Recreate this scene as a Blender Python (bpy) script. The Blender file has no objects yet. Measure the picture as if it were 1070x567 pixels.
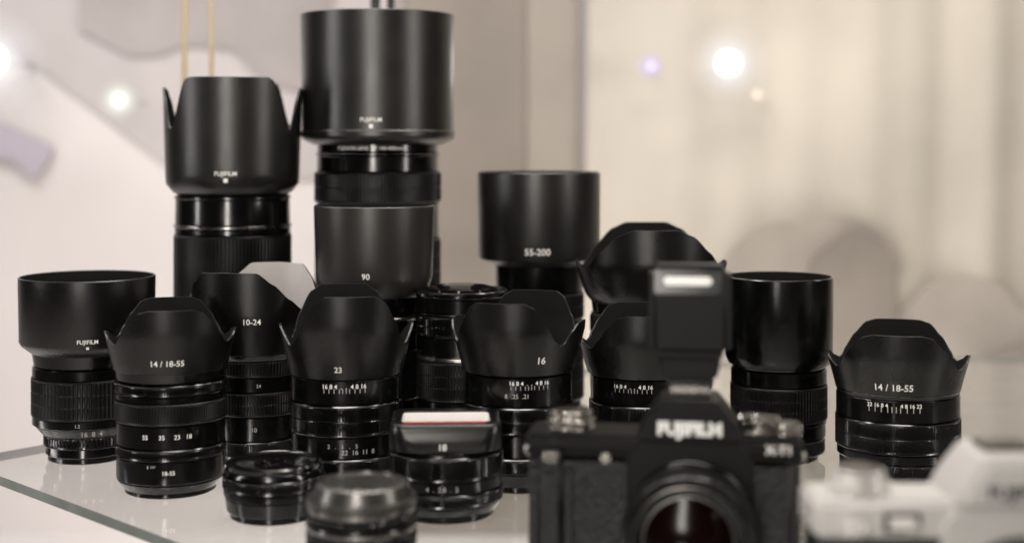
import bpy, bmesh, math, random
from mathutils import Vector, Matrix
random.seed(4)
scene = bpy.context.scene
COL = scene.collection
sin, cos, pi = math.sin, math.cos, math.pi

# ------------------------------------------------------------ materials
def mat(name, base, rough=0.5, metal=0.0, bump=0.0, bscale=800, var=0.0, vscale=60, spec=0.5, coat=0.0, emis=None, estr=0, rvar=0.0):
    m = bpy.data.materials.new(name); m.use_nodes = True
    nt = m.node_tree; b = nt.nodes["Principled BSDF"]
    b.inputs["Base Color"].default_value = (*base, 1)
    b.inputs["Roughness"].default_value = rough
    b.inputs["Metallic"].default_value = metal
    b.inputs["Specular IOR Level"].default_value = spec
    b.inputs["Coat Weight"].default_value = coat
    tc = nt.nodes.new("ShaderNodeTexCoord")
    if emis:
        b.inputs["Emission Color"].default_value = (*emis, 1)
        b.inputs["Emission Strength"].default_value = estr
    if bump > 0:
        n = nt.nodes.new("ShaderNodeTexNoise"); n.inputs["Scale"].default_value = bscale
        n.inputs["Detail"].default_value = 3
        bp = nt.nodes.new("ShaderNodeBump"); bp.inputs["Strength"].default_value = bump
        bp.inputs["Distance"].default_value = 0.001
        nt.links.new(tc.outputs["Object"], n.inputs["Vector"])
        nt.links.new(n.outputs["Fac"], bp.inputs["Height"])
        nt.links.new(bp.outputs["Normal"], b.inputs["Normal"])
    if var > 0 or rvar > 0:
        n2 = nt.nodes.new("ShaderNodeTexNoise"); n2.inputs["Scale"].default_value = vscale
        n2.inputs["Detail"].default_value = 5
        nt.links.new(tc.outputs["Object"], n2.inputs["Vector"])
        if var > 0:
            mr = nt.nodes.new("ShaderNodeMix"); mr.data_type = 'RGBA'
            mr.inputs[6].default_value = (*[c*(1-var) for c in base], 1)
            mr.inputs[7].default_value = (*[min(1, c*(1+var)) for c in base], 1)
            nt.links.new(n2.outputs["Fac"], mr.inputs[0])
            nt.links.new(mr.outputs[2], b.inputs["Base Color"])
        if rvar > 0:
            ma = nt.nodes.new("ShaderNodeMapRange")
            ma.inputs["From Min"].default_value = 0.3; ma.inputs["From Max"].default_value = 0.7
            ma.inputs["To Min"].default_value = max(0.02, rough-rvar); ma.inputs["To Max"].default_value = rough+rvar
            nt.links.new(n2.outputs["Fac"], ma.inputs["Value"])
            nt.links.new(ma.outputs["Result"], b.inputs["Roughness"])
    return m

M_HOOD = mat("matte_black_plastic", (0.0028, 0.0024, 0.0020), 0.29, bump=0.08, bscale=2500, rvar=0.03, vscale=40, spec=0.5)
M_HOODL = mat("charcoal_plastic", (0.0075, 0.0065, 0.0055), 0.32, bump=0.08, bscale=2500, rvar=0.03, vscale=40, spec=0.6)
M_HOODE = mat("light_charcoal_plastic", (0.018, 0.0162, 0.0145), 0.34, bump=0.08, bscale=2500, rvar=0.03, vscale=40, spec=0.6)
M_HOODG = mat("satin_black_plastic", (0.002, 0.002, 0.002), 0.18, bump=0.05, bscale=2500, rvar=0.04, vscale=40)
M_METAL = mat("black_anodised_metal", (0.0025, 0.0025, 0.0025), 0.17, spec=0.55, rvar=0.05, vscale=50)
M_RUB = mat("black_rubber", (0.003, 0.0029, 0.0027), 0.40, rvar=0.06, spec=.3)
M_GROOVE = mat("dark_groove", (0.02, 0.02, 0.02), 0.6, spec=.1)
M_LINING = mat("lit_hood_lining", (0.50, 0.475, 0.46), 0.45, var=0.35, vscale=14)  # highlight inside the sideways petal hood put into a pale grey
M_WHITEL = mat("lit_lining_lamp_white", (0.66, 0.64, 0.62), 0.4, var=0.05)  # lit inner wall of the rectangular hood put into white; also focus lamp
M_FLOCK = mat("flocked_lining", (0.004, 0.004, 0.004), 0.8, spec=.2)
M_CHROME = mat("brushed_steel", (0.50, 0.48, 0.46), 0.28, metal=1.0, rvar=0.08)
M_DIAL = mat("dark_nickel", (0.24, 0.225, 0.21), 0.22, metal=1.0, rvar=0.08)
M_DIALB = mat("nickel", (0.42, 0.40, 0.37), 0.20, metal=1.0, rvar=0.08)
M_GREYM = mat("grey_anodised_metal", (0.11, 0.105, 0.10), 0.30, metal=.8, rvar=.06)
M_SILVER = mat("silver_painted_metal", (0.56, 0.545, 0.53), 0.36, metal=0.18, bump=0.04, bscale=3000)
M_SILVERD = mat("bright_silver_metal", (0.72, 0.70, 0.68), 0.24, metal=0.6)
M_WHITE = mat("white_paint", (0.82, 0.80, 0.76), 0.6)
M_BWHITE = mat("bright_white_paint", (0.92, 0.91, 0.89), 0.5)
M_GREYT = mat("grey_paint", (0.40, 0.39, 0.37), 0.6)
M_RED = mat("red_paint", (0.30, 0.03, 0.02), 0.4)
M_GLASS = mat("coated_lens_glass", (0.004, 0.002, 0.003), 0.05, spec=0.5)
M_GLASSR = mat("amber_coated_glass", (0.0040, 0.0012, 0.0010), 0.14, spec=0.18)
M_LEATHER = mat("black_leatherette", (0.003, 0.0028, 0.0026), 0.38, bump=1.0, bscale=500, spec=.35)
M_FLASHB = mat("dull_black_plastic", (0.0028, 0.0026, 0.0024), 0.46, bump=.1, bscale=2000, spec=.16)
M_FLASHW = mat("flash_window_glare", (0.90, 0.89, 0.88), 0.3)  # white base colour holds the glare on the flash window

# ------------------------------------------------------------ mesh helpers
def finish(bm, name, mats, parent, sharp=32, loc=(0, 0, 0), rot=(0, 0, 0)):
    bmesh.ops.recalc_face_normals(bm, faces=bm.faces)
    for f in bm.faces: f.smooth = True
    for e in bm.edges:
        if len(e.link_faces) == 2 and e.calc_face_angle(0) > math.radians(sharp): e.smooth = False
    me = bpy.data.meshes.new(name); bm.to_mesh(me); bm.free()
    for m in (mats if isinstance(mats, (list, tuple)) else [mats]): me.materials.append(m)
    ob = bpy.data.objects.new(name, me); COL.objects.link(ob)
    ob.location = loc; ob.rotation_euler = rot
    if parent is not None: ob.parent = parent
    return ob

def rings_to_bm(bm, rings, closed_caps=True, matidx=None):
    vr = [[bm.verts.new(p) for p in r] for r in rings]
    n = len(vr[0])
    for i in range(len(vr)-1):
        for j in range(n):
            k = (j+1) % n
            f = bm.faces.new((vr[i][j], vr[i][k], vr[i+1][k], vr[i+1][j]))
            if matidx: f.material_index = matidx(i, j)
    if closed_caps == 'loop':
        for j in range(n):
            k = (j+1) % n; bm.faces.new((vr[-1][j], vr[-1][k], vr[0][k], vr[0][j]))
    elif closed_caps:
        f = bm.faces.new(list(reversed(vr[0]))); f.material_index = matidx(0, 0) if matidx else 0
        f = bm.faces.new(vr[-1]); f.material_index = matidx(len(vr)-2, 0) if matidx else 0
    return vr

def P(r, ph, z): return (r*sin(ph), -r*cos(ph), z)

def lathe(name, prof, mats, parent, seg=96, matidx=None, caps=True, **kw):
    bm = bmesh.new()
    rings = [[P(r, 2*pi*j/seg, z) for j in range(seg)] for r, z in prof]
    rings_to_bm(bm, rings, caps, matidx)
    return finish(bm, name, mats, parent, **kw)

def band(name, r0, r1, z0, z1, m, parent, teeth=0, rows=1, depth=0.00055, **kw):
    ch = min(0.0006, (z1-z0)*0.2)
    if not teeth:
        prof = [(r0-ch, z0), (r0, z0+ch), (r1, z1-ch), (r1-ch, z1)]
        return lathe(name, prof, m, parent, **kw)
    seg = teeth*4
    bm = bmesh.new(); rings = []
    def ring(z, r, k):
        out = []
        for j in range(seg):
            t = j % 4
            rr = r - (depth if t in (0, 1) else 0)*k
            out.append(P(rr, 2*pi*j/seg, z))
        return out
    rings.append(ring(z0, r0-ch, 0)); rings.append(ring(z0+ch, r0, 0))
    h = (z1-z0-4*ch)/rows
    for i in range(rows):
        a = z0+2*ch+i*h; b = a+h
        g = min(0.0005, h*0.15)
        ra = r0+(r1-r0)*(a-z0)/(z1-z0); rb = r0+(r1-r0)*(b-z0)/(z1-z0)
        rings.append(ring(a+g*0.2, ra-depth*0.8, 0)); rings.append(ring(a+g, ra, 1))
        rings.append(ring(b-g, rb, 1)); rings.append(ring(b-g*0.2, rb-depth*0.8, 0))
    rings.append(ring(z1-ch, r1, 0)); rings.append(ring(z1, r1-ch, 0))
    rings_to_bm(bm, rings)
    return finish(bm, name, m, parent, sharp=25, **kw)

def interp(keys, x):
    if x <= keys[0][0]: return keys[0][1]
    for (a, b), (c, d) in zip(keys, keys[1:]):
        if x <= c: return b+(d-b)*(x-a)/(c-a) if c > a else d
    return keys[-1][1]
def sinterp(keys, x):
    if x <= keys[0][0]: return keys[0][1]
    for (a, b), (c, d) in zip(keys, keys[1:]):
        if x <= c:
            t = (x-a)/(c-a); t2 = t*t*(3-2*t); t = 0.6*t+0.4*t2
            return b+(d-b)*t
    return keys[-1][1]

def petal_hood(parent, z0, ztop, rprof, keys, rot=0, th=0.0016, m=M_HOOD, lining=M_FLOCK, seg=240):
    """tulip-shaped hood: keys = [(angle from petal centre, height fraction)]"""
    H = ztop-z0
    r = math.radians(rot)
    cols = []
    for j in range(seg):
        ph = 2*pi*j/seg
        a = math.degrees((ph-r) % pi); a = min(a, 180-a)
        cols.append((ph, z0+H*sinterp(keys, a)))
    bm = bmesh.new(); rings = []
    N = 12
    rings.append([P(interp(rprof, z0)-0.001, ph, z0-0.0005) for ph, zt in cols])
    for i in range(N+1):
        t = i/N
        rings.append([P(interp(rprof, z0+(zt-z0)*t*0.995), ph, z0+(zt-z0)*t*0.995) for ph, zt in cols])
    rings.append([P(interp(rprof, zt)-0.0004, ph, zt) for ph, zt in cols])
    rings.append([P(interp(rprof, zt)-th+0.0004, ph, zt) for ph, zt in cols])
    for i in range(N, 0, -1):
        t = i/N
        rings.append([P(interp(rprof, z0+(zt-z0)*t*0.995)-th, ph, z0+0.001+(zt-z0-0.001)*t*0.995) for ph, zt in cols])
    rings.append([P(interp(rprof, z0)-th-0.006, ph, z0+0.001) for ph, zt in cols])
    rings_to_bm(bm, rings, True, lambda i, j: 1 if i >= N+3 else 0)
    return finish(bm, "lens_hood", [m, lining], parent, sharp=40)

def round_hood(parent, rprof, ztop, th=0.0018, m=M_HOOD, lining=M_FLOCK):
    z0 = rprof[0][0]
    outer = [(r, z) for z, r in rprof]
    rt = outer[-1][0]
    prof = [(outer[0][0]-0.001, z0-0.0006)]+outer+[(rt, ztop-0.0006), (rt-0.0006, ztop), (rt-th+0.0005, ztop), (rt-th, ztop-0.0006), (outer[1][0]-th-0.001, z0+0.006), (outer[0][0]-0.008, z0+0.004)]
    k = len(outer)+3
    return lathe("lens_hood", prof, [m, lining], parent, seg=144, matidx=lambda i, j: 1 if i >= k else 0)

def text_mesh(body, width, bold=0.0):
    cu = bpy.data.curves.new("t", 'FONT'); cu.body = body; cu.size = 1.0; cu.align_x = 'CENTER'
    cu.offset = bold; cu.resolution_u = 3
    ob = bpy.data.objects.new("t", cu); COL.objects.link(ob)
    bpy.context.view_layer.update()
    me = bpy.data.meshes.new_from_object(ob.evaluated_get(bpy.context.evaluated_depsgraph_get()))
    bpy.data.objects.remove(ob)
    xs = [v.co.x for v in me.vertices]; ys = [v.co.y for v in me.vertices]
    w = max(xs)-min(xs); cx = (max(xs)+min(xs))/2; cy = (max(ys)+min(ys))/2
    s = width/w
    for v in me.vertices: v.co = ((v.co.x-cx)*s, (v.co.y-cy)*s, 0)
    return me

def wrap_text(parent, body, width, z, rf, phi=0, m=M_WHITE, bold=0.010, off=0.0004):
    if m is not M_WHITE: bold = 0.002
    me = text_mesh(body, width, bold)
    p0 = math.radians(phi); r0 = rf(z)
    for v in me.vertices:
        x, y = v.co.x, v.co.y
        rr = rf(z+y)+off
        v.co = P(rr, p0+x/r0, z+y)
    me.materials.append(m)
    ob = bpy.data.objects.new("lettering", me); COL.objects.link(ob); ob.parent = parent
    me.name = "lettering"
    return ob

def flat_text(parent, body, width, loc, m=M_WHITE, bold=0.02, rx=90):
    me = text_mesh(body, width, bold); me.materials.append(m); me.name = "lettering"
    ob = bpy.data.objects.new("lettering", me); COL.objects.link(ob); ob.parent = parent
    ob.location = loc; ob.rotation_euler = (math.radians(rx), 0, 0)
    return ob

def root(name, label, category, loc, group=None, rotz=0):
    e = bpy.data.objects.new(name, None); e.empty_display_size = 0.03
    COL.objects.link(e); e.location = loc; e.rotation_euler = (0, 0, math.radians(rotz))
    e["label"] = label; e["category"] = category
    if group: e["group"] = group
    return e

GRP = "camera lenses displayed on the glass shelf"
def lens(label, x, y, secs, petal=None, tube=None, texts=(), hoodmat=M_HOOD, lining=M_FLOCK, turn=None):
    # every lens was set down with its index marks facing the front of the cabinet
    if turn is None: turn = math.degrees(math.atan2(-x, y))
    R = root("camera_lens", label, "camera lens", (x, y, 0), GRP, turn)
    for s in secs:
        nm, r0, r1, z0, z1, m = s[:6]
        teeth = s[6] if len(s) > 6 else 0
        rows = s[7] if len(s) > 7 else 1
        band(nm, r0, r1, z0, z1, m, R, teeth, rows)
    ztop = secs[-1][4]; rt = secs[-1][2]
    # front element sits in the end of the barrel
    lathe("front_glass", [(rt*0.78, ztop+0.0002), (rt*0.78, ztop+0.0008), (rt*0.5, ztop+0.003), (rt*0.2, ztop+0.004)], M_GLASS, R, seg=48)
    rp = None
    if petal:
        rp = petal['rprof']
        petal_hood(R, petal['z0'], petal['ztop'], rp, petal['keys'], petal.get('rot', 0), m=hoodmat, lining=lining)
    if tube:
        rp = tube['rprof']
        round_hood(R, rp, tube['ztop'], m=hoodmat, lining=lining)
    def rf(z):
        if rp and z >= rp[0][0]-0.0005: return interp(rp, z)
        for s in secs:
            if s[3] <= z <= s[4]: return max(s[1], s[2])
        return secs[-1][1]
    for t in texts:
        wrap_text(R, t[0], t[1], t[2], rf, t[3] if len(t) > 3 else 0, t[4] if len(t) > 4 else M_WHITE)
    return R

# narrow front petal, deep scoops, pointed low side wings
K_STD = [(0, 1), (18, 1.0), (27, .96), (38, .78), (48, .58), (56, .46), (62, .43), (72, .49), (82, .58), (90, .60)]
G = M_GREYT

lens("black portrait lens with deep round hood standing on glass shelf", -.285, .955, [
    ("lens_mount", .0255, .0255, 0, .004, M_METAL), ("lens_mount", .027, .0265, .004, .010, M_METAL),
    ("aperture_ring", .0285, .0285, .010, .018, M_METAL, 70), ("lens_barrel", .030, .034, .018, .024, M_METAL),
    ("lens_barrel", .0355, .0355, .024, .030, M_METAL), ("focus_ring", .0362, .0362, .030, .0555, M_RUB, 80, 3),
    ("lens_barrel", .0355, .0355, .0555, .0625, M_METAL), ("lens_barrel", .0345, .036, .063, .074, M_METAL)],
    tube=dict(rprof=[(.072, .037), (.0765, .0425), (.079, .0438), (.120, .0445)], ztop=.1213),
    texts=[("FUJIFILM", .013, .0822), ("■", .0018, .0785), ("1.2", .003, .0272, -10, G), ("16  8  4", .013, .0215, 5, G)])

lens("black zoom lens with petal hood, white 14 / 18-55 lettering", -.208, .867, [
    ("lens_mount", .0272, .0272, 0, .003, M_METAL), ("lens_barrel", .0285, .0315, .003, .0085, M_METAL),
    ("lens_barrel", .0322, .0322, .0088, .0225, M_METAL),
    ("aperture_ring", .0329, .0329, .0228, .0295, M_METAL, 130, 1), ("lens_barrel", .0325, .0325, .0298, .0435, M_METAL),
    ("zoom_ring", .0336, .0336, .0440, .0565, M_RUB, 120, 1), ("lens_barrel", .0328, .0328, .0567, .0605, M_METAL),
    ("focus_ring", .0335, .0335, .0607, .0675, M_METAL, 140, 1), ("lens_barrel", .0325, .0335, .0683, .0755, M_METAL)],
    petal=dict(z0=.0745, ztop=.1125, rprof=[(.0745, .0340), (.0785, .0350), (.084, .0362), (.097, .0392), (.112, .0402)], keys=K_STD, rot=0),
    texts=[("14 / 18-55", .0190, .0812, -3), ("55      35     23   18", .029, .0375, -4), ("18-55", .0070, .0165, -2), ("▮ OFF", .005, .0200, -20, G)])

K_CROWN = [(0, 1), (33, 1), (38, .98), (53, .62), (57, .56), (60, .56), (72, .83), (79, .91), (90, .93)]
lens("tall black telephoto zoom with crown-shaped petal hood", -.208, 1.06, [
    ("lens_mount", .029, .029, 0, .006, M_METAL), ("lens_barrel", .033, .040, .006, .020, M_METAL),
    ("aperture_ring", .0405, .0405, .0205, .034, M_METAL, 90), ("lens_barrel", .041, .041, .0345, .060, M_HOODG),
    ("focus_ring", .0425, .0425, .0605, .085, M_RUB, 90, 3), ("lens_barrel", .0418, .0418, .0855, .091, M_METAL),
    ("zoom_ring", .0432, .0432, .0915, .143, M_RUB, 100, 1), ("lens_barrel", .0425, .0425, .1435, .1480, M_METAL),
    ("trim_ring", .0434, .0434, .1484, .1502, M_DIAL), ("lens_barrel", .0422, .0418, .1506, .1690, M_METAL),
    ("trim_ring", .0426, .0426, .1692, .1715, M_METAL), ("lens_barrel", .0412, .042, .1718, .1800, M_METAL)],
    petal=dict(z0=.174, ztop=.2576, rprof=[(.174, .0435), (.177, .0475), (.180, .0486), (.186, .0491), (.26, .0512)], keys=K_CROWN, rot=-4),
    texts=[("FUJIFILM", .0155, .1880, -6), ("■", .0030, .1836, -6)], hoodmat=M_HOODL)

lens("tallest black super-telephoto zoom with large round hood", -.1027, 1.09, [
    ("lens_mount", .030, .030, 0, .006, M_METAL), ("lens_barrel", .034, .043, .006, .025, M_METAL),
    ("aperture_ring", .044, .044, .0255, .040, M_METAL, 90), ("lens_barrel", .0465, .0465, .0405, .100, M_HOODG),
    ("zoom_ring", .0480, .0480, .1005, .138, M_RUB, 100, 3), ("lens_barrel", .0470, .0470, .1385, .165, M_METAL),
    ("focus_ring", .0484, .0484, .1655, .1885, M_RUB, 110, 2), ("lens_barrel", .0465, .0465, .1890, .2005, M_METAL),
    ("trim_ring", .0474, .0474, .2008, .2030, M_METAL), ("lens_barrel", .0462, .0462, .2033, .2150, M_METAL)],
    tube=dict(rprof=[(.2095, .050), (.213, .0572), (.2155, .0590), (.2190, .0590), (.2200, .0582), (.306, .0587)], ztop=.3080),
    texts=[("FUJIFILM", .0155, .2268, -5), ("■", .0030, .2225, -5), ("FUJINON LENS  XF 100-400mm", .050, .2062, -8)], hoodmat=M_HOODL)

lens("charcoal telephoto lens with straight round hood marked 90", -.0954, .985, [
    ("lens_mount", .027, .027, 0, .005, M_METAL), ("aperture_ring", .031, .031, .005, .020, M_METAL, 80),
    ("lens_barrel", .0325, .0325, .0205, .036, M_METAL), ("focus_ring", .0335, .0335, .0365, .070, M_RUB, 90, 3),
    ("lens_barrel", .033, .033, .0705, .090, M_METAL), ("trim_ring", .0338, .0338, .0905, .0925, M_CHROME),
    ("lens_barrel", .0325, .0335, .093, .1085, M_METAL)],
    tube=dict(rprof=[(.106, .0345), (.110, .0372), (.1155, .0395), (.119, .0403), (.166, .0416)], ztop=.1675),
    texts=[("90", .0052, .1215, -8)], hoodmat=M_HOODE)

lens("black telephoto zoom with round hood marked 55-200", .0203, 1.08, [
    ("lens_mount", .027, .027, 0, .005, M_METAL), ("aperture_ring", .032, .032, .005, .018, M_METAL, 80),
    ("zoom_ring", .0345, .0345, .0185, .060, M_RUB, 90, 3), ("lens_barrel", .0335, .0335, .0605, .078, M_METAL),
    ("focus_ring", .0345, .0345, .0785, .098, M_RUB, 90, 2), ("lens_barrel", .0335, .034, .0985, .1215, M_METAL)],
    tube=dict(rprof=[(.119, .035), (.122, .0420), (.1235, .0455), (.126, .0462), (.187, .0467)], ztop=.1885),
    texts=[("55-200", .0185, .1310, -1)], hoodmat=M_HOODL)

lens("black wide zoom with petal hood turned sideways, marked 10-24", -.172, .95, [
    ("lens_mount", .0255, .0255, 0, .005, M_METAL), ("aperture_ring", .0285, .0285, .005, .016, M_METAL, 80),
    ("lens_barrel", .0285, .0285, .0165, .032, M_METAL), ("zoom_ring", .0300, .0300, .0325, .048, M_RUB, 90, 2),
    ("lens_barrel", .0295, .0295, .0485, .058, M_METAL), ("focus_ring", .0315, .0325, .0585, .069, M_RUB, 90, 1),
    ("lens_barrel", .034, .036, .0695, .0760, M_METAL)],
    petal=dict(z0=.0735, ztop=.1275, rprof=[(.0735, .037), (.079, .0385), (.095, .0422), (.13, .0435)],
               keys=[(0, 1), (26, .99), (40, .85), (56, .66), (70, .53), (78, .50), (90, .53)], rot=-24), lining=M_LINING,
    texts=[("10-24", .011, .0960, -2), ("10", .003, .0245, 0, G), ("24", .003, .0530, 5, G)])

SCALE = "16 8 4  .  .  4 8 16"
TICKS = "I  I  I  I I I I  I  I  I"
lens("black wide prime with pointed petal hood marked 23 and depth scale", -.1024, .88, [
    ("lens_mount", .027, .027, 0, .004, M_METAL), ("lens_barrel", .029, .033, .004, .012, M_METAL),
    ("aperture_ring", .0345, .0345, .0125, .0215, M_METAL, 110), ("lens_barrel", .0338, .0338, .022, .0345, M_METAL),
    ("focus_ring", .0348, .0348, .035, .0535, M_METAL, 130, 2), ("lens_barrel", .0343, .0343, .054, .0690, M_METAL),
    ("lens_barrel", .0335, .0345, .0692, .0715, M_METAL)],
    petal=dict(z0=.0695, ztop=.1195, rprof=[(.0695, .0345), (.0745, .0356), (.079, .0368), (.099, .0414), (.12, .0425)],
               keys=[(0, 1), (20, 1), (30, .92), (42, .68), (52, .47), (60, .38), (65, .38), (74, .50), (84, .60), (90, .61)], rot=3),
    texts=[("23", .0044, .0757, -8), (SCALE, .026, .0655, -2), (TICKS, .025, .0628, -2, G), ("2   .   1   .   5", .018, .0298, -4, G),
           ("22  16  11  8", .020, .0262, 12, G)])

lens("hoodless black macro lens with knurled ring and bright trim", -.034, .96, [
    ("lens_mount", .026, .026, 0, .005, M_METAL), ("aperture_ring", .0292, .0292, .005, .018, M_METAL, 80),
    ("lens_barrel", .0292, .0292, .0185, .040, M_METAL), ("focus_ring", .0305, .0305, .0405, .066, M_RUB, 90, 3),
    ("trim_ring", .0300, .0300, .0664, .0690, M_CHROME), ("lens_barrel", .0302, .0302, .0694, .082, M_METAL),
    ("focus_ring", .0312, .0312, .0825, .096, M_METAL, 90, 2), ("trim_ring", .0300, .0300, .0964, .0980, M_DIAL),
    ("lens_barrel", .0305, .0308, .0984, .107, M_METAL), ("filter_ring", .0312, .0312, .1073, .112, M_METAL, 120)])

lens("black wide prime with turned petal hood marked 16", .004, .88, [
    ("lens_mount", .027, .027, 0, .004, M_METAL), ("lens_barrel", .029, .031, .004, .012, M_METAL),
    ("aperture_ring", .0330, .0330, .0125, .0215, M_METAL, 110), ("lens_barrel", .0322, .0322, .022, .0355, M_METAL),
    ("focus_ring", .0336, .0336, .036, .0520, M_METAL, 130, 2), ("lens_barrel", .0330, .0330, .0525, .0700, M_METAL),
    ("lens_barrel", .0325, .034, .0702, .0740, M_METAL)],
    petal=dict(z0=.0715, ztop=.1155, rprof=[(.0715, .0345), (.076, .0356), (.082, .0372), (.097, .0412), (.12, .0425)],
               keys=[(0, 1), (20, 1), (28, .94), (40, .68), (49, .47), (56, .40), (61, .42), (70, .60), (78, .69), (90, .71)], rot=-16),
    texts=[("16", .0046, .0810, 22), (SCALE, .024, .0672, 12), (TICKS, .023, .0644, 12, G), ("8  .25  .21", .014, .0595, -2, G)])

lens("large black zoom with wide petal hood behind the camera flash", .0976, 1.0, [
    ("lens_mount", .028, .028, 0, .005, M_METAL), ("aperture_ring", .036, .036, .005, .020, M_METAL, 90),
    ("lens_barrel", .040, .040, .0205, .038, M_METAL), ("zoom_ring", .0425, .0425, .0385, .068, M_RUB, 100, 3),
    ("lens_barrel", .0415, .0415, .0685, .078, M_METAL), ("focus_ring", .0428, .0428, .0785, .090, M_RUB, 110, 1),
    ("trim_ring", .0420, .0420, .0903, .0920, M_CHROME), ("lens_barrel", .041, .042, .0923, .1030, M_METAL)],
    petal=dict(z0=.1005, ztop=.1520, rprof=[(.1005, .0425), (.104, .0455), (.110, .0480), (.126, .0530), (.155, .0540)],
               keys=[(0, 1), (16, 1), (28, .92), (44, .70), (58, .50), (66, .44), (72, .45), (82, .53), (90, .55)], rot=4))

lens("black prime with petal hood partly hidden behind the camera", .082, .895, [
    ("lens_mount", .027, .027, 0, .004, M_METAL), ("aperture_ring", .032, .032, .004, .020, M_METAL, 90),
    ("focus_ring", .0335, .0335, .0205, .050, M_METAL, 110, 3), ("lens_barrel", .0325, .0325, .0505, .0660, M_METAL),
    ("lens_barrel", .0325, .0335, .0662, .0700, M_METAL)],
    petal=dict(z0=.067, ztop=.1060, rprof=[(.067, .0345), (.072, .036), (.078, .0375), (.088, .0402), (.11, .0412)], keys=K_STD, rot=6),
    texts=[(SCALE, .024, .0622, -10), (TICKS, .023, .0597, -10, G)])

lens("black telephoto prime with glossy straight round hood", .179, .955, [
    ("lens_mount", .026, .026, 0, .005, M_METAL), ("aperture_ring", .0305, .0305, .005, .015, M_METAL, 80),
    ("lens_barrel", .0310, .0310, .0155, .024, M_METAL), ("trim_ring", .0316, .0316, .0243, .0265, M_METAL),
    ("focus_ring", .0322, .0322, .027, .050, M_RUB, 90, 3), ("lens_barrel", .0318, .0318, .0505, .0605, M_METAL),
    ("lens_barrel", .0312, .0325, .0608, .0665, M_METAL)],
    tube=dict(rprof=[(.0635, .0335), (.0665, .0350), (.069, .0356), (.120, .0360)], ztop=.1212), hoodmat=M_HOODG,
    texts=[("16  11  8", .010, .0200, 20, G)])

lens("squat black wide lens with petal hood, white 14 / 18-55 lettering", .244, .90, [
    ("lens_mount", .029, .029, 0, .004, M_METAL), ("aperture_ring", .036, .036, .004, .014, M_METAL, 110),
    ("lens_barrel", .0375, .0375, .0145, .020, M_METAL), ("focus_ring", .0386, .0386, .0205, .0395, M_METAL, 140, 2),
    ("lens_barrel", .0380, .0380, .0398, .0535, M_METAL), ("lens_barrel", .037, .0385, .0537, .0570, M_METAL)],
    petal=dict(z0=.0540, ztop=.0940, rprof=[(.054, .0375), (.059, .0390), (.065, .0405), (.078, .0442), (.10, .0455)],
               keys=K_STD, rot=0),
    texts=[("14 / 18-55", .0225, .0620, -3), ("22 16 8 4  .  .  4 8 16 22", .033, .0508, -3), (TICKS, .031, .0482, -3, G)])

# -- compact prime with rectangular hood
ox, oy = -.0377, .812
O = lens("small black prime with rectangular hood marked 18", ox, oy, [
    ("lens_mount", .0275, .0275, 0, .004, M_METAL), ("lens_barrel", .0295, .0315, .004, .009, M_METAL),
    ("aperture_ring", .0325, .0325, .0093, .0165, M_METAL, 110), ("lens_barrel", .0318, .0318, .0168, .0235, M_METAL),
    ("focus_ring", .0326, .0326, .0238, .0370, M_METAL, 110, 1), ("lens_barrel", .0318, .0312, .0373, .0390, M_METAL)],
    texts=[("4  .  2.8  .  2", .018, .0202, -4, G)])
def superrect(hx, hy, rc, z, n=10, dy=0):
    out = []
    for cx, cy, a0 in ((hx-rc, -(hy-rc), -90), (hx-rc, hy-rc, 0), (-(hx-rc), hy-rc, 90), (-(hx-rc), -(hy-rc), 180)):
        for i in range(n):
            a = math.radians(a0+90*i/(n-1)); out.append((cx+rc*cos(a), cy+rc*sin(a)+dy, z))
    return out
bm = bmesh.new()
rr = [superrect(.0312, .0296, .0260, .0392), superrect(.0316, .0296, .0150, .0402), superrect(.0314, .0284, .0100, .0490), superrect(.0310, .0268, .008, .0525),
      superrect(.0305, .0255, .007, .0540), superrect(.0298, .0248, .006, .0546), superrect(.0250, .0160, .003, .0546), superrect(.0246, .0156, .003, .0538),
      superrect(.0238, .0150, .003, .0440)]
rings_to_bm(bm, rr, True, lambda i, j: 1 if i >= 7 else 0)
hood = finish(bm, "lens_hood", [M_HOOD, M_WHITEL], O, sharp=50)
wrap_text(O, "18", .0040, .0432, lambda z: .0306, -3)

# -- pancakes
def pancake(label, x, y, prof_secs):
    R = root("camera_lens", label, "camera lens", (x, y, 0), GRP)
    for s in prof_secs:
        band(s[0], *s[1:6], R, *(s[6:]))
    return R
Pn = pancake("flat black pancake lens lying on glass shelf", -.135, .806, [
    ("lens_mount", .0245, .0245, 0, .004, M_METAL), ("lens_barrel", .0265, .0272, .004, .012, M_METAL),
    ("lens_barrel", .0280, .0280, .0122, .0165, M_METAL), ("focus_ring", .0287, .0287, .0168, .0240, M_METAL, 100, 1),
    ("lens_barrel", .0280, .0275, .0243, .0275, M_METAL)])
lathe("filter_ring", [(.0265, .0276), (.0268, .0300), (.0258, .0310), (.0240, .0312), (.0225, .0302), (.0200, .0298), (.0130, .0288), (.0110, .0292), (.0100, .0290)], M_METAL, Pn)
lathe("front_glass", [(.0098, .0291), (.0080, .0299), (.0050, .0306), (.0015, .0309)], M_GLASS, Pn, seg=48)
Qn = pancake("small black lens with grey metal cap standing on glass", -.074, .70, [
    ("lens_mount", .0250, .0250, 0, .004, M_METAL), ("lens_barrel", .0262, .0268, .004, .014, M_METAL),
    ("aperture_ring", .0272, .0272, .0143, .0215, M_METAL, 60), ("trim_ring", .0268, .0268, .0218, .0236, M_CHROME),
    ("focus_ring", .0274, .0274, .0238, .0305, M_METAL, 50), ("trim_ring", .0264, .0264, .0308, .0326, M_CHROME)])
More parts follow.
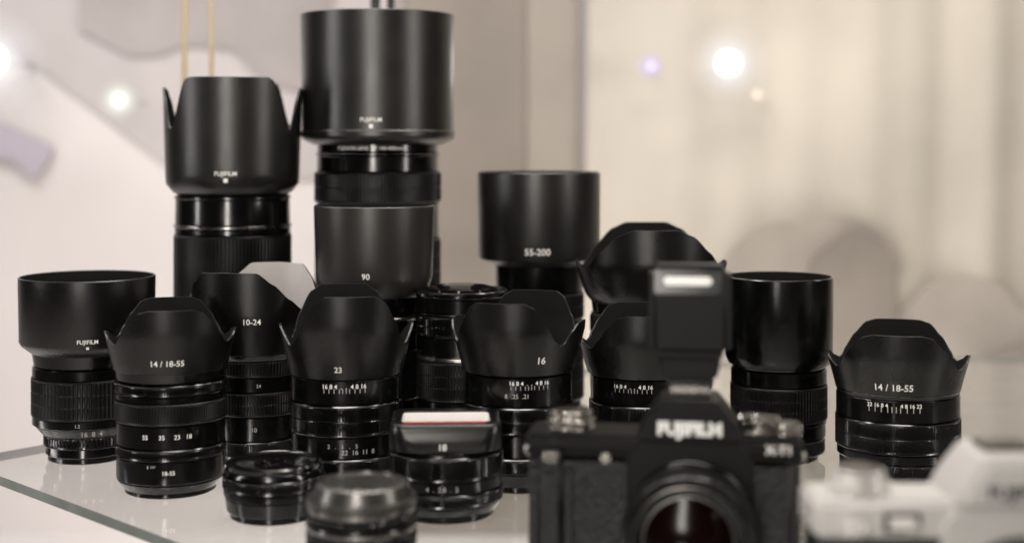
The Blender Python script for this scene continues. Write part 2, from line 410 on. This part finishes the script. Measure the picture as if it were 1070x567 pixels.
lathe("lens_cap", [(.0262, .0328), (.0272, .0336), (.0272, .0368), (.0264, .0378), (.0256, .0379), (.0246, .0370), (.0236, .0400), (.0225, .0432), (.0212, .0442), (.0195, .0444), (.0188, .0434), (.0150, .0429), (.0145, .0436), (.0030, .0436)], M_GREYM, Qn)

# ------------------------------------------------------------ cameras
def rbox(name, sx, sy, sz, loc, m, parent, bev=0.002, rot=(0, 0, 0), seg=3):
    bm = bmesh.new(); bmesh.ops.create_cube(bm, size=1)
    bmesh.ops.scale(bm, vec=(sx, sy, sz), verts=bm.verts)
    bmesh.ops.bevel(bm, geom=list(bm.edges), offset=bev, segments=seg, affect='EDGES')
    return finish(bm, name, m, parent, loc=loc, rot=rot, sharp=40)
def prism(name, pts, y0, y1, m, parent, bev=0.0012, loc=(0, 0, 0), taper=1.0):
    bm = bmesh.new()
    cx = sum(p[0] for p in pts)/len(pts)
    a = [bm.verts.new((x, y0, z)) for x, z in pts]
    b = [bm.verts.new((cx+(x-cx)*taper, y1, z)) for x, z in pts]
    n = len(pts)
    bm.faces.new(a); bm.faces.new(list(reversed(b)))
    for i in range(n):
        j = (i+1) % n; bm.faces.new((a[j], a[i], b[i], b[j]))
    bmesh.ops.bevel(bm, geom=list(bm.edges), offset=bev, segments=3, affect='EDGES')
    return finish(bm, name, m, parent, loc=loc, sharp=40)
def dial(parent, name, x, y, z, r, h, m, teeth=36, topm=None):
    d = band(name, r, r, 0, h, m, parent, teeth, 1, depth=0.0009, loc=(x, y, z))
    lathe("dial_top", [(r*.86, 0), (r*.86, .0003), (r*.8, .0006)], topm or m, d, seg=48, loc=(0, 0, h+.0001))
    return d
rbox("accent_line", .046, .0036, .0006, (-.001, -.0204, .0549), M_RED, O, .0002)

def camera_body(label, loc, rotz, top, dm, tp=.0085, lz=.036, ll=1.0, glass=M_GLASS, dtop=M_METAL, ringm=M_DIAL):
    C = root("camera", label, "camera", loc, None, rotz)
    rbox("camera_body", .130, .030, .068-tp/2, (-.013, 0, (.068-tp/2)/2), M_LEATHER, C, .006)
    rbox("base_plate", .131, .031, .006, (-.013, 0, .0030), top, C, .0025)
    rbox("hand_grip", .020, .014, .068-tp, (-.066, -.0175, (.068-tp)/2+.001), M_LEATHER, C, .006)
    rbox("top_plate", .1315, .0325, tp, (-.013, 0, .0708-tp/2), top, C, .002)
    rbox("plate_seam", .1320, .0330, .0008, (-.013, 0, .0700-tp), M_GROOVE, C, .0003)
    prism("viewfinder_hump", [(-.026, .0695), (.026, .0695), (.0215, .0780), (.0130, .0885), (-.0130, .0885), (-.0215, .0780)], -.0195, .0165, top, C, .0012)
    # faceted front brow of the finder housing
    prism("finder_brow", [(-.0225, .0700), (.0225, .0700), (.0185, .0778), (.0115, .0860), (-.0115, .0860), (-.0185, .0778)], -.0212, -.0190, top, C, .0008)
    prism("mount_throat", [(-.030, .020), (.030, .020), (.030, .062), (.024, .0705), (-.024, .0705), (-.030, .062)], -.0185, -.012, top, C, .0015)
    rbox("hot_shoe", .020, .018, .002, (0, .001, .0893), M_METAL, C, .0006)
    dial(C, "iso_dial", -.058, .001, .0709, .0120, .0050, dm)
    dial(C, "drive_dial", -.058, .001, .0762, .0105, .0035, dm, 30, dtop)
    dial(C, "shutter_dial", .033, .001, .0709, .0100, .0075, dm, 36, dtop)
    dial(C, "exposure_dial", .046, -.002, .0709, .0070, .0050, dm, 26, dtop)
    dial(C, "front_dial", -.0650, -.0250, .0600, .0045, .0040, dm, 24)
    rbox("front_button", .005, .003, .005, (-.040, -.0165, .060), dm, C, .001)
    for sx in (-.0795, .0535):
        rbox("strap_lug", .003, .004, .006, (sx, 0, .060), M_CHROME, C, .001)
    L = bpy.data.objects.new("mounted_lens", None); COL.objects.link(L); L.parent = C
    L.empty_display_size = .02
    L.location = (0, -.0190, lz); L.rotation_euler = (math.radians(90), 0, 0)
    L.scale = (1, 1, ll)
    band("lens_mount", .0300, .0300, 0, .004, ringm, L)
    band("aperture_ring", .0308, .0308, .0042, .014, M_METAL, L, 90)
    band("lens_barrel", .0300, .0300, .0142, .020, M_METAL, L)
    band("focus_ring", .0310, .0310, .0202, .034, M_FLASHB, L, 70, 2)
    lathe("filter_ring", [(.0300, .0342), (.0306, .0348), (.0306, .0440), (.0300, .0450), (.0285, .0450), (.0275, .0440), (.0270, .0420), (.0240, .0400), (.0232, .0406), (.0205, .0385), (.0200, .0380), (.0100, .0378)], M_METAL, L)
    lathe("inner_ring", [(.0256, .0412), (.0258, .0424), (.0252, .0426), (.0250, .0412)], M_GREYM, L, caps='loop')
    lathe("inner_ring", [(.0208, .0388), (.0210, .0396), (.0204, .0397), (.0202, .0388)], M_GREYM, L, caps='loop')
    lathe("front_glass", [(.0198, .0382), (.0170, .0399), (.0120, .0419), (.0050, .0431), (.001, .0433)], glass, L, seg=64)
    return C

C1 = camera_body("black mirrorless camera with small flash on its hot shoe", (.0865, .690, 0), -8, M_FLASHB, M_DIALB, lz=.030, ll=.75, glass=M_GLASSR, ringm=M_METAL)
flat_text(C1, "FUJIFILM", .030, (0, -.0216, .0750), m=M_BWHITE, bold=0.055)
flat_text(C1, "X-T1", .012, (.041, -.0168, .0662), bold=0.03)
F = root("camera_flash", "small black clip-on flash in the camera hot shoe", "camera flash", (.0865, .690, .0904), None, -8)
rbox("flash_foot", .019, .016, .003, (0, 0, .0017), M_DIAL, F, .0006)
rbox("flash_lock", .022, .017, .0022, (0, 0, .0047), M_METAL, F, .0006)
prism("flash_neck", [(-.0120, .0060), (.0120, .0060), (.0135, .0100), (.0150, .0175), (-.0150, .0175), (-.0135, .0100)], -.009, .010, M_FLASHB, F, .0015)
rbox("flash_head", .0395, .021, .0440, (0, 0, .0393), M_FLASHB, F, .0040)
rbox("flash_frame", .0320, .0020, .0120, (-.001, -.0106, .0535), M_METAL, F, .0008)
W = rbox("flash_window", .0230, .0016, .0042, (-.001, -.0118, .0540), M_FLASHW, F, .0010)

C2 = camera_body("silver mirrorless camera at the end of the glass shelf", (.197, .570, 0), 0, M_SILVER, M_SILVERD, tp=.015, lz=.028, dtop=M_GREYM)
rbox("focus_lamp", .0105, .0012, .0050, (-.045, -.0172, .0625), M_WHITEL, C2, .0005)
rbox("lamp_frame", .0150, .0010, .0080, (-.045, -.0163, .0625), M_GREYM, C2, .0005)
flat_text(C2, "FUJIFILM", .026, (0, -.0216, .0745), m=M_GROOVE, bold=0.03)

# ------------------------------------------------------------ setting
def shelf_glass():
    m = bpy.data.materials.new("shelf_glass"); m.use_nodes = True; nt = m.node_tree; nt.nodes.clear()
    o = nt.nodes.new("ShaderNodeOutputMaterial"); mx = nt.nodes.new("ShaderNodeMixShader")
    t = nt.nodes.new("ShaderNodeBsdfTransparent"); t.inputs[0].default_value = (.87, .885, .87, 1)
    g = nt.nodes.new("ShaderNodeBsdfGlossy"); g.inputs["Roughness"].default_value = 0.015
    fr = nt.nodes.new("ShaderNodeFresnel"); fr.inputs["IOR"].default_value = 1.72
    n = nt.nodes.new("ShaderNodeTexNoise"); n.inputs["Scale"].default_value = 30; n.inputs["Detail"].default_value = 6
    d = nt.nodes.new("ShaderNodeBsdfDiffuse"); d.inputs[0].default_value = (.88, .85, .83, 1)
    mr = nt.nodes.new("ShaderNodeMapRange"); mr.inputs["To Min"].default_value = 0.03; mr.inputs["To Max"].default_value = 0.12
    mx2 = nt.nodes.new("ShaderNodeMixShader")
    nt.links.new(n.outputs["Fac"], mr.inputs["Value"]); nt.links.new(mr.outputs[0], mx2.inputs[0])
    nt.links.new(fr.outputs[0], mx.inputs[0]); nt.links.new(t.outputs[0], mx.inputs[1]); nt.links.new(g.outputs[0], mx.inputs[2])
    nt.links.new(mx.outputs[0], mx2.inputs[1]); nt.links.new(d.outputs[0], mx2.inputs[2])
    nt.links.new(mx2.outputs[0], o.inputs[0])
    return m
M_SHELF = shelf_glass()
def clear():
    m = bpy.data.materials.new("clear_glass_underside"); m.use_nodes = True; nt = m.node_tree; nt.nodes.clear()
    o = nt.nodes.new("ShaderNodeOutputMaterial"); t = nt.nodes.new("ShaderNodeBsdfTransparent"); t.inputs[0].default_value = (.97, .98, .97, 1)
    g = nt.nodes.new("ShaderNodeBsdfGlossy"); g.inputs["Roughness"].default_value = .02
    mx = nt.nodes.new("ShaderNodeMixShader"); mx.inputs[0].default_value = .04
    nt.links.new(t.outputs[0], mx.inputs[1]); nt.links.new(g.outputs[0], mx.inputs[2]); nt.links.new(mx.outputs[0], o.inputs[0]); return m
M_UNDER = clear()
M_EDGE = mat("polished_glass_edge", (0.14, 0.155, 0.145), 0.25, var=0.45, vscale=40)
pts = [(-.369, .946), (-.08, 1.29), (.30, 1.40), (1.1, 1.40), (1.1, .10), (.466, .10)]
bm = bmesh.new()
TH = -.0062
a = [bm.verts.new((x, y, -.0003)) for x, y in pts]; b = [bm.verts.new((x, y, TH)) for x, y in pts]
bm.faces.new(a); fb = bm.faces.new(list(reversed(b))); fb.material_index = 2
for i in range(len(pts)):
    j = (i+1) % len(pts); f = bm.faces.new((a[j], a[i], b[i], b[j])); f.material_index = 1
sh = finish(bm, "glass_shelf", [M_SHELF, M_EDGE, M_UNDER], None)
sh["label"] = "clear glass display shelf with polished edge"; sh["category"] = "shelf"

def sheet(name, pts3, m):
    me = bpy.data.meshes.new(name); me.from_pydata(pts3, [], [tuple(range(len(pts3)))]); me.materials.append(m)
    ob = bpy.data.objects.new(name, me); COL.objects.link(ob); return ob
M_WALL = mat("plaster_wall", (.64, .60, .59), .7, var=.12, vscale=3)
M_FLOOR = mat("white_cabinet_floor", (.74, .71, .695), .8, var=.08, vscale=4, spec=.1)
w = sheet("wall", [(-2.4, 2.05, -.6), (2.4, 2.05, -.6), (2.4, 2.05, 1.6), (-2.4, 2.05, 1.6)], M_WALL); w["kind"] = "structure"
fl = sheet("floor", [(-2.4, -.5, -.35), (2.4, -.5, -.35), (2.4, 2.05, -.35), (-2.4, 2.05, -.35)], M_FLOOR); fl["kind"] = "structure"

def panel(name, label, cat, x0, x1, z0, z1, y, m, th=.008):
    o = rbox(name, x1-x0, th, z1-z0, ((x0+x1)/2, y, (z0+z1)/2), m, None, .001)
    o["label"] = label; o["category"] = cat; return o
def pm(c): return mat("reflection_panel_tone", c, .5, var=.3, vscale=5)  # taupe strips carry the tones of reflections in the glass back
panel("reflection_panel", "tall dark taupe strip standing in for a backdrop reflection", "backdrop reflection", -.16, .02, -.348, 1.4, 2.040, pm((.25, .217, .185)))
panel("reflection_panel", "tall taupe strip standing in for a backdrop reflection", "backdrop reflection", .0215, .095, -.348, 1.4, 2.041, pm((.32, .28, .24)))
M_REFLFOLDS = mat("cream_reflection", (.56, .515, .445), .8, var=.28, vscale=4, bump=.2, bscale=400)  # folded cream sheet stands in for reflection bands of the glass back
bm = bmesh.new(); nx = 420; cols = []
for i in range(nx+1):
    t = i/nx; x = .10+t*1.12
    am = .25+.55*min(1, t*2.2)
    y = 2.012+am*(.012*sin(t*33+1.1*sin(t*13))+.004*sin(t*83+1)+.006*sin(t*11))
    cols.append([bm.verts.new((x+.010*sin(z*3), y+.004*sin(z*4+t*6), z)) for z in (-.34, -.1, .1, .3, .5, .8, 1.4)])
for i in range(nx):
    for k in range(6): bm.faces.new((cols[i][k], cols[i+1][k], cols[i+1][k+1], cols[i][k+1]))
cu = finish(bm, "reflection_folds", M_REFLFOLDS, None, sharp=80); cu["label"] = "cream folded sheet standing in for vertical reflection bands"; cu["category"] = "reflection_folds"

def slab(name, label, cat, poly, y, th, m):
    bm = bmesh.new()
    a = [bm.verts.new((x, y, z)) for x, z in poly]; b = [bm.verts.new((x, y+th, z)) for x, z in poly]
    bm.faces.new(a); bm.faces.new(list(reversed(b)))
    for i in range(len(poly)):
        j = (i+1) % len(poly); bm.faces.new((a[j], a[i], b[i], b[j]))
    o = finish(bm, name, m, None); o["label"] = label; o["category"] = cat; return o
slab("dim_reflection", "grey slab with slanted lower edge standing in for a dim reflection", "reflection_shape",
     [(-.74, .365), (-.47, .16), (-.17, .16), (-.17, 1.0), (-.74, 1.0)], 2.042, .005, mat("dim_reflection_grey", (.46, .425, .42), .45, var=.3, vscale=4))  # added slab carries the dim reflection above the slanted edge
slab("dim_reflection", "darker grey slab with wavy lower edge standing in for hood reflections", "reflection_shape",
     [(-.62, 1.0), (-.62, .372), (-.58, .352), (-.55, .335), (-.50, .338), (-.47, .352), (-.40, .345), (-.36, .300), (-.30, .285), (-.26, .30), (-.25, 1.0)], 2.034, .005, mat("dim_reflection_dark", (.34, .308, .30), .45, var=.35, vscale=7))  # added slab carries the dark hood reflections
slab("mauve_patch", "small mauve wedge-shaped patch on the pale wall", "patch",
     [(-.75, .245), (-.70, .225), (-.655, .205), (-.668, .175), (-.685, .158), (-.71, .185), (-.75, .195)], 2.03, .010, mat("mauve_tone", (.44, .40, .46), .5))  # flat mauve wedge, a blurred patch on the pale wall
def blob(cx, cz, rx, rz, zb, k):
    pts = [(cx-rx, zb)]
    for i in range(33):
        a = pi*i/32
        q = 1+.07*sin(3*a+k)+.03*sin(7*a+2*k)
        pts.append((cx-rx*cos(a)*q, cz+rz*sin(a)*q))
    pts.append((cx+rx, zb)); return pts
slab("soft_shadow", "low grey rounded slab standing in for a soft lens shadow", "reflection_shape", blob(.425, .03, .120, .082, -.34, .6), 1.985, .006, mat("soft_shadow_tone", (.37, .33, .29), .8, var=.35, vscale=9, spec=.1))  # rounded slabs put soft lens shadows and reflections into shape and colour
slab("soft_shadow", "smaller darker rounded slab deepening the same soft shadow", "reflection_shape", blob(.475, .02, .062, .065, -.34, 2.0), 1.972, .006, mat("soft_shadow_tone", (.27, .24, .21), .8, var=.35, vscale=9, spec=.1))
slab("soft_shadow", "wide low brown-grey rounded slab standing in for a soft shadow", "reflection_shape", blob(.80, -.17, .19, .13, -.34, 1.0), 1.96, .006, mat("soft_shadow_tone", (.28, .25, .22), .8, var=.35, vscale=9, spec=.1))
slab("soft_shadow", "pale grey rounded slab standing in for paler shade between two darker ones", "reflection_shape", blob(.63, -.05, .10, .07, -.34, 3.0), 1.992, .006, mat("soft_shadow_tone", (.43, .39, .345), .8, var=.35, vscale=9, spec=.1))

# cords
M_CORD = mat("beige_cord", (.50, .40, .27), .7, bump=.5, bscale=600)
M_CABLE = mat("black_cable", (.015, .015, .015), .5)
def cord(name, label, x, y, z0, z1, r, m, sway):
    bm = bmesh.new(); n = 24; rings = []
    for i in range(n+1):
        t = i/n; cx = sway*sin(t*3.0); z = z0+(z1-z0)*t
        rings.append([(x+cx+r*cos(2*pi*k/12), y+r*sin(2*pi*k/12), z) for k in range(12)])
    rings_to_bm(bm, rings)
    o = finish(bm, name, m, None); o["label"] = label; o["category"] = name; return o
cord("cord", "thin beige cord hanging behind the lenses", -.2775, 1.2, .16, .80, .0026, M_CORD, .002)
cord("cord", "thin beige cord hanging behind the lenses", -.2520, 1.2, .16, .80, .0022, M_CORD, -.003)
cord("cable", "black cable hanging behind the tallest lens", -.1160, 1.2, .16, .80, .0040, M_CABLE, .001)
cord("cable", "black cable hanging behind the tallest lens", -.1030, 1.2, .16, .80, .0032, M_CABLE, .001)

# glowing spheres stand in for lamp reflections, emissive shells paint their halo
def halo_mat(col, alpha, st):
    m = bpy.data.materials.new("halo_glow"); m.use_nodes = True; nt = m.node_tree; nt.nodes.clear()
    o = nt.nodes.new("ShaderNodeOutputMaterial"); mx = nt.nodes.new("ShaderNodeMixShader"); mx.inputs[0].default_value = alpha
    t = nt.nodes.new("ShaderNodeBsdfTransparent"); e = nt.nodes.new("ShaderNodeEmission")
    e.inputs[0].default_value = (*col, 1); e.inputs[1].default_value = st
    nt.links.new(t.outputs[0], mx.inputs[1]); nt.links.new(e.outputs[0], mx.inputs[2]); nt.links.new(mx.outputs[0], o.inputs[0])
    return m
def reflected_glow(label, x, y, z, r, col, st, watt, halo=1.0):
    S = root("reflected_glow", label, "lamp reflection", (x, y, z), "small reflected glows")
    m = mat("glow_tone", (.9, .9, .9), .5, emis=col, estr=st)
    bm = bmesh.new(); bmesh.ops.create_uvsphere(bm, u_segments=32, v_segments=16, radius=r)
    finish(bm, "glow_core", m, S)
    for k, al in ((1.3, .30), (1.65, .20), (2.1, .13), (2.7, .085), (3.4, .05)):  # emissive shells of falling strength imitate the bloom
        bm = bmesh.new(); bmesh.ops.create_uvsphere(bm, u_segments=48, v_segments=24, radius=r*k)
        finish(bm, "halo_shell", halo_mat(col, al*halo, 1.2), S)
    ln = 2.045-y-r
    lathe("glow_stem", [(r*.2, 0), (r*.2, max(.01, ln))], M_CHROME, S, seg=16, loc=(0, r, 0), rot=(math.radians(-90), 0, 0))
    if watt:
        l = bpy.data.lights.new("halo_light", 'POINT'); l.energy = watt; l.color = col; l.shadow_soft_size = r*1.1  # unseen point light added to spread a halo on the wall
        lo = bpy.data.objects.new("halo_light", l); COL.objects.link(lo); lo.parent = S; lo.location = (0, -r*4, 0)
    return S
reflected_glow("small white glow standing in for a lamp reflection in the backdrop", .286, 1.88, .316, .0150, (1, .95, .92), 5, .45)
reflected_glow("small glow standing in for a lamp reflection at the far left", -.690, 1.88, .320, .020, (1, .96, .96), 5, .45)
reflected_glow("tiny glow standing in for a lamp reflection on the left", -.525, 1.90, .268, .007, (.97, 1, .88), 3, .10, 1.6)
reflected_glow("tiny violet-tinted glow standing in for a lamp reflection", .188, 1.93, .315, .006, (.80, .70, 1), 1.2, .03, .9)
reflected_glow("tiny warm glow standing in for a lamp reflection below the white one", .336, 1.95, .277, .004, (1, .85, .7), 1.3, 0, 1.0)

# ------------------------------------------------------------ lighting
wd = bpy.data.worlds.new("World"); scene.world = wd; wd.use_nodes = True
bg = wd.node_tree.nodes["Background"]; bg.inputs[0].default_value = (1, .93, .88, 1); bg.inputs[1].default_value = .012
def area(name, loc, tgt, sx, sy, p, col):
    l = bpy.data.lights.new(name, 'AREA'); l.shape = 'RECTANGLE'; l.size = sx; l.size_y = sy; l.energy = p; l.color = col
    o = bpy.data.objects.new(name, l); COL.objects.link(o); o.location = loc
    o.rotation_euler = (Vector(tgt)-Vector(loc)).to_track_quat('-Z', 'Y').to_euler()
    return o
area("key_light", (-.22, .15, .75), (-.05, .95, .1), .12, .12, 2.0, (1, .95, .88))
area("front_sheen_fill", (-.20, -.35, .36), (-.05, .95, .15), .13, .80, 8.5, (1, .94, .86))  # unseen area light added for the sheen down the hoods
area("side_strip", (.75, .55, .40), (.05, .95, .15), .06, .60, 2.8, (1, .95, .88))
area("side_strip", (-.95, .65, .40), (-.1, .95, .15), .08, .60, 2.8, (1, .96, .93))
area("overhead_fill", (.05, 1.05, .95), (.05, 1.1, 0), .9, .06, 6.5, (1, .94, .88))  # unseen overhead strips added to lift the shelf and rims
area("overhead_fill", (.05, .68, 1.0), (.05, .72, 0), .8, .06, 5.0, (1, .94, .88))
area("backdrop_fill", (-.75, 1.35, .95), (-.75, 2.05, .0), .6, .2, 5.8, (1, .95, .95))  # unseen pair added to brighten the wall from above
area("backdrop_fill", (.75, 1.35, .95), (.85, 2.05, .15), .7, .2, 4.6, (1, .95, .88))
area("under_shelf_fill", (-.7, 1.0, -.03), (-.6, 1.2, -.35), .6, .1, 1.6, (1, .96, .93))  # unseen pair added below the shelf to brighten the floor
area("under_shelf_fill", (.1, 1.55, -.03), (.1, 1.6, -.35), 1.0, .1, 3.6, (1, .96, .93))

# ------------------------------------------------------------ camera
cam = bpy.data.cameras.new("Camera"); co = bpy.data.objects.new("Camera", cam); COL.objects.link(co)
co.location = (0, 0, .21); co.rotation_euler = (math.radians(90), 0, 0)
cam.lens = 50; cam.sensor_width = 36; cam.shift_y = -.1248; cam.clip_start = .02; cam.clip_end = 50
cam.dof.use_dof = True; cam.dof.focus_distance = .89; cam.dof.aperture_fstop = 3.6; cam.dof.aperture_blades = 0
scene.camera = co
scene.view_settings.view_transform = 'Standard'; scene.view_settings.look = 'None'; scene.view_settings.exposure = 0
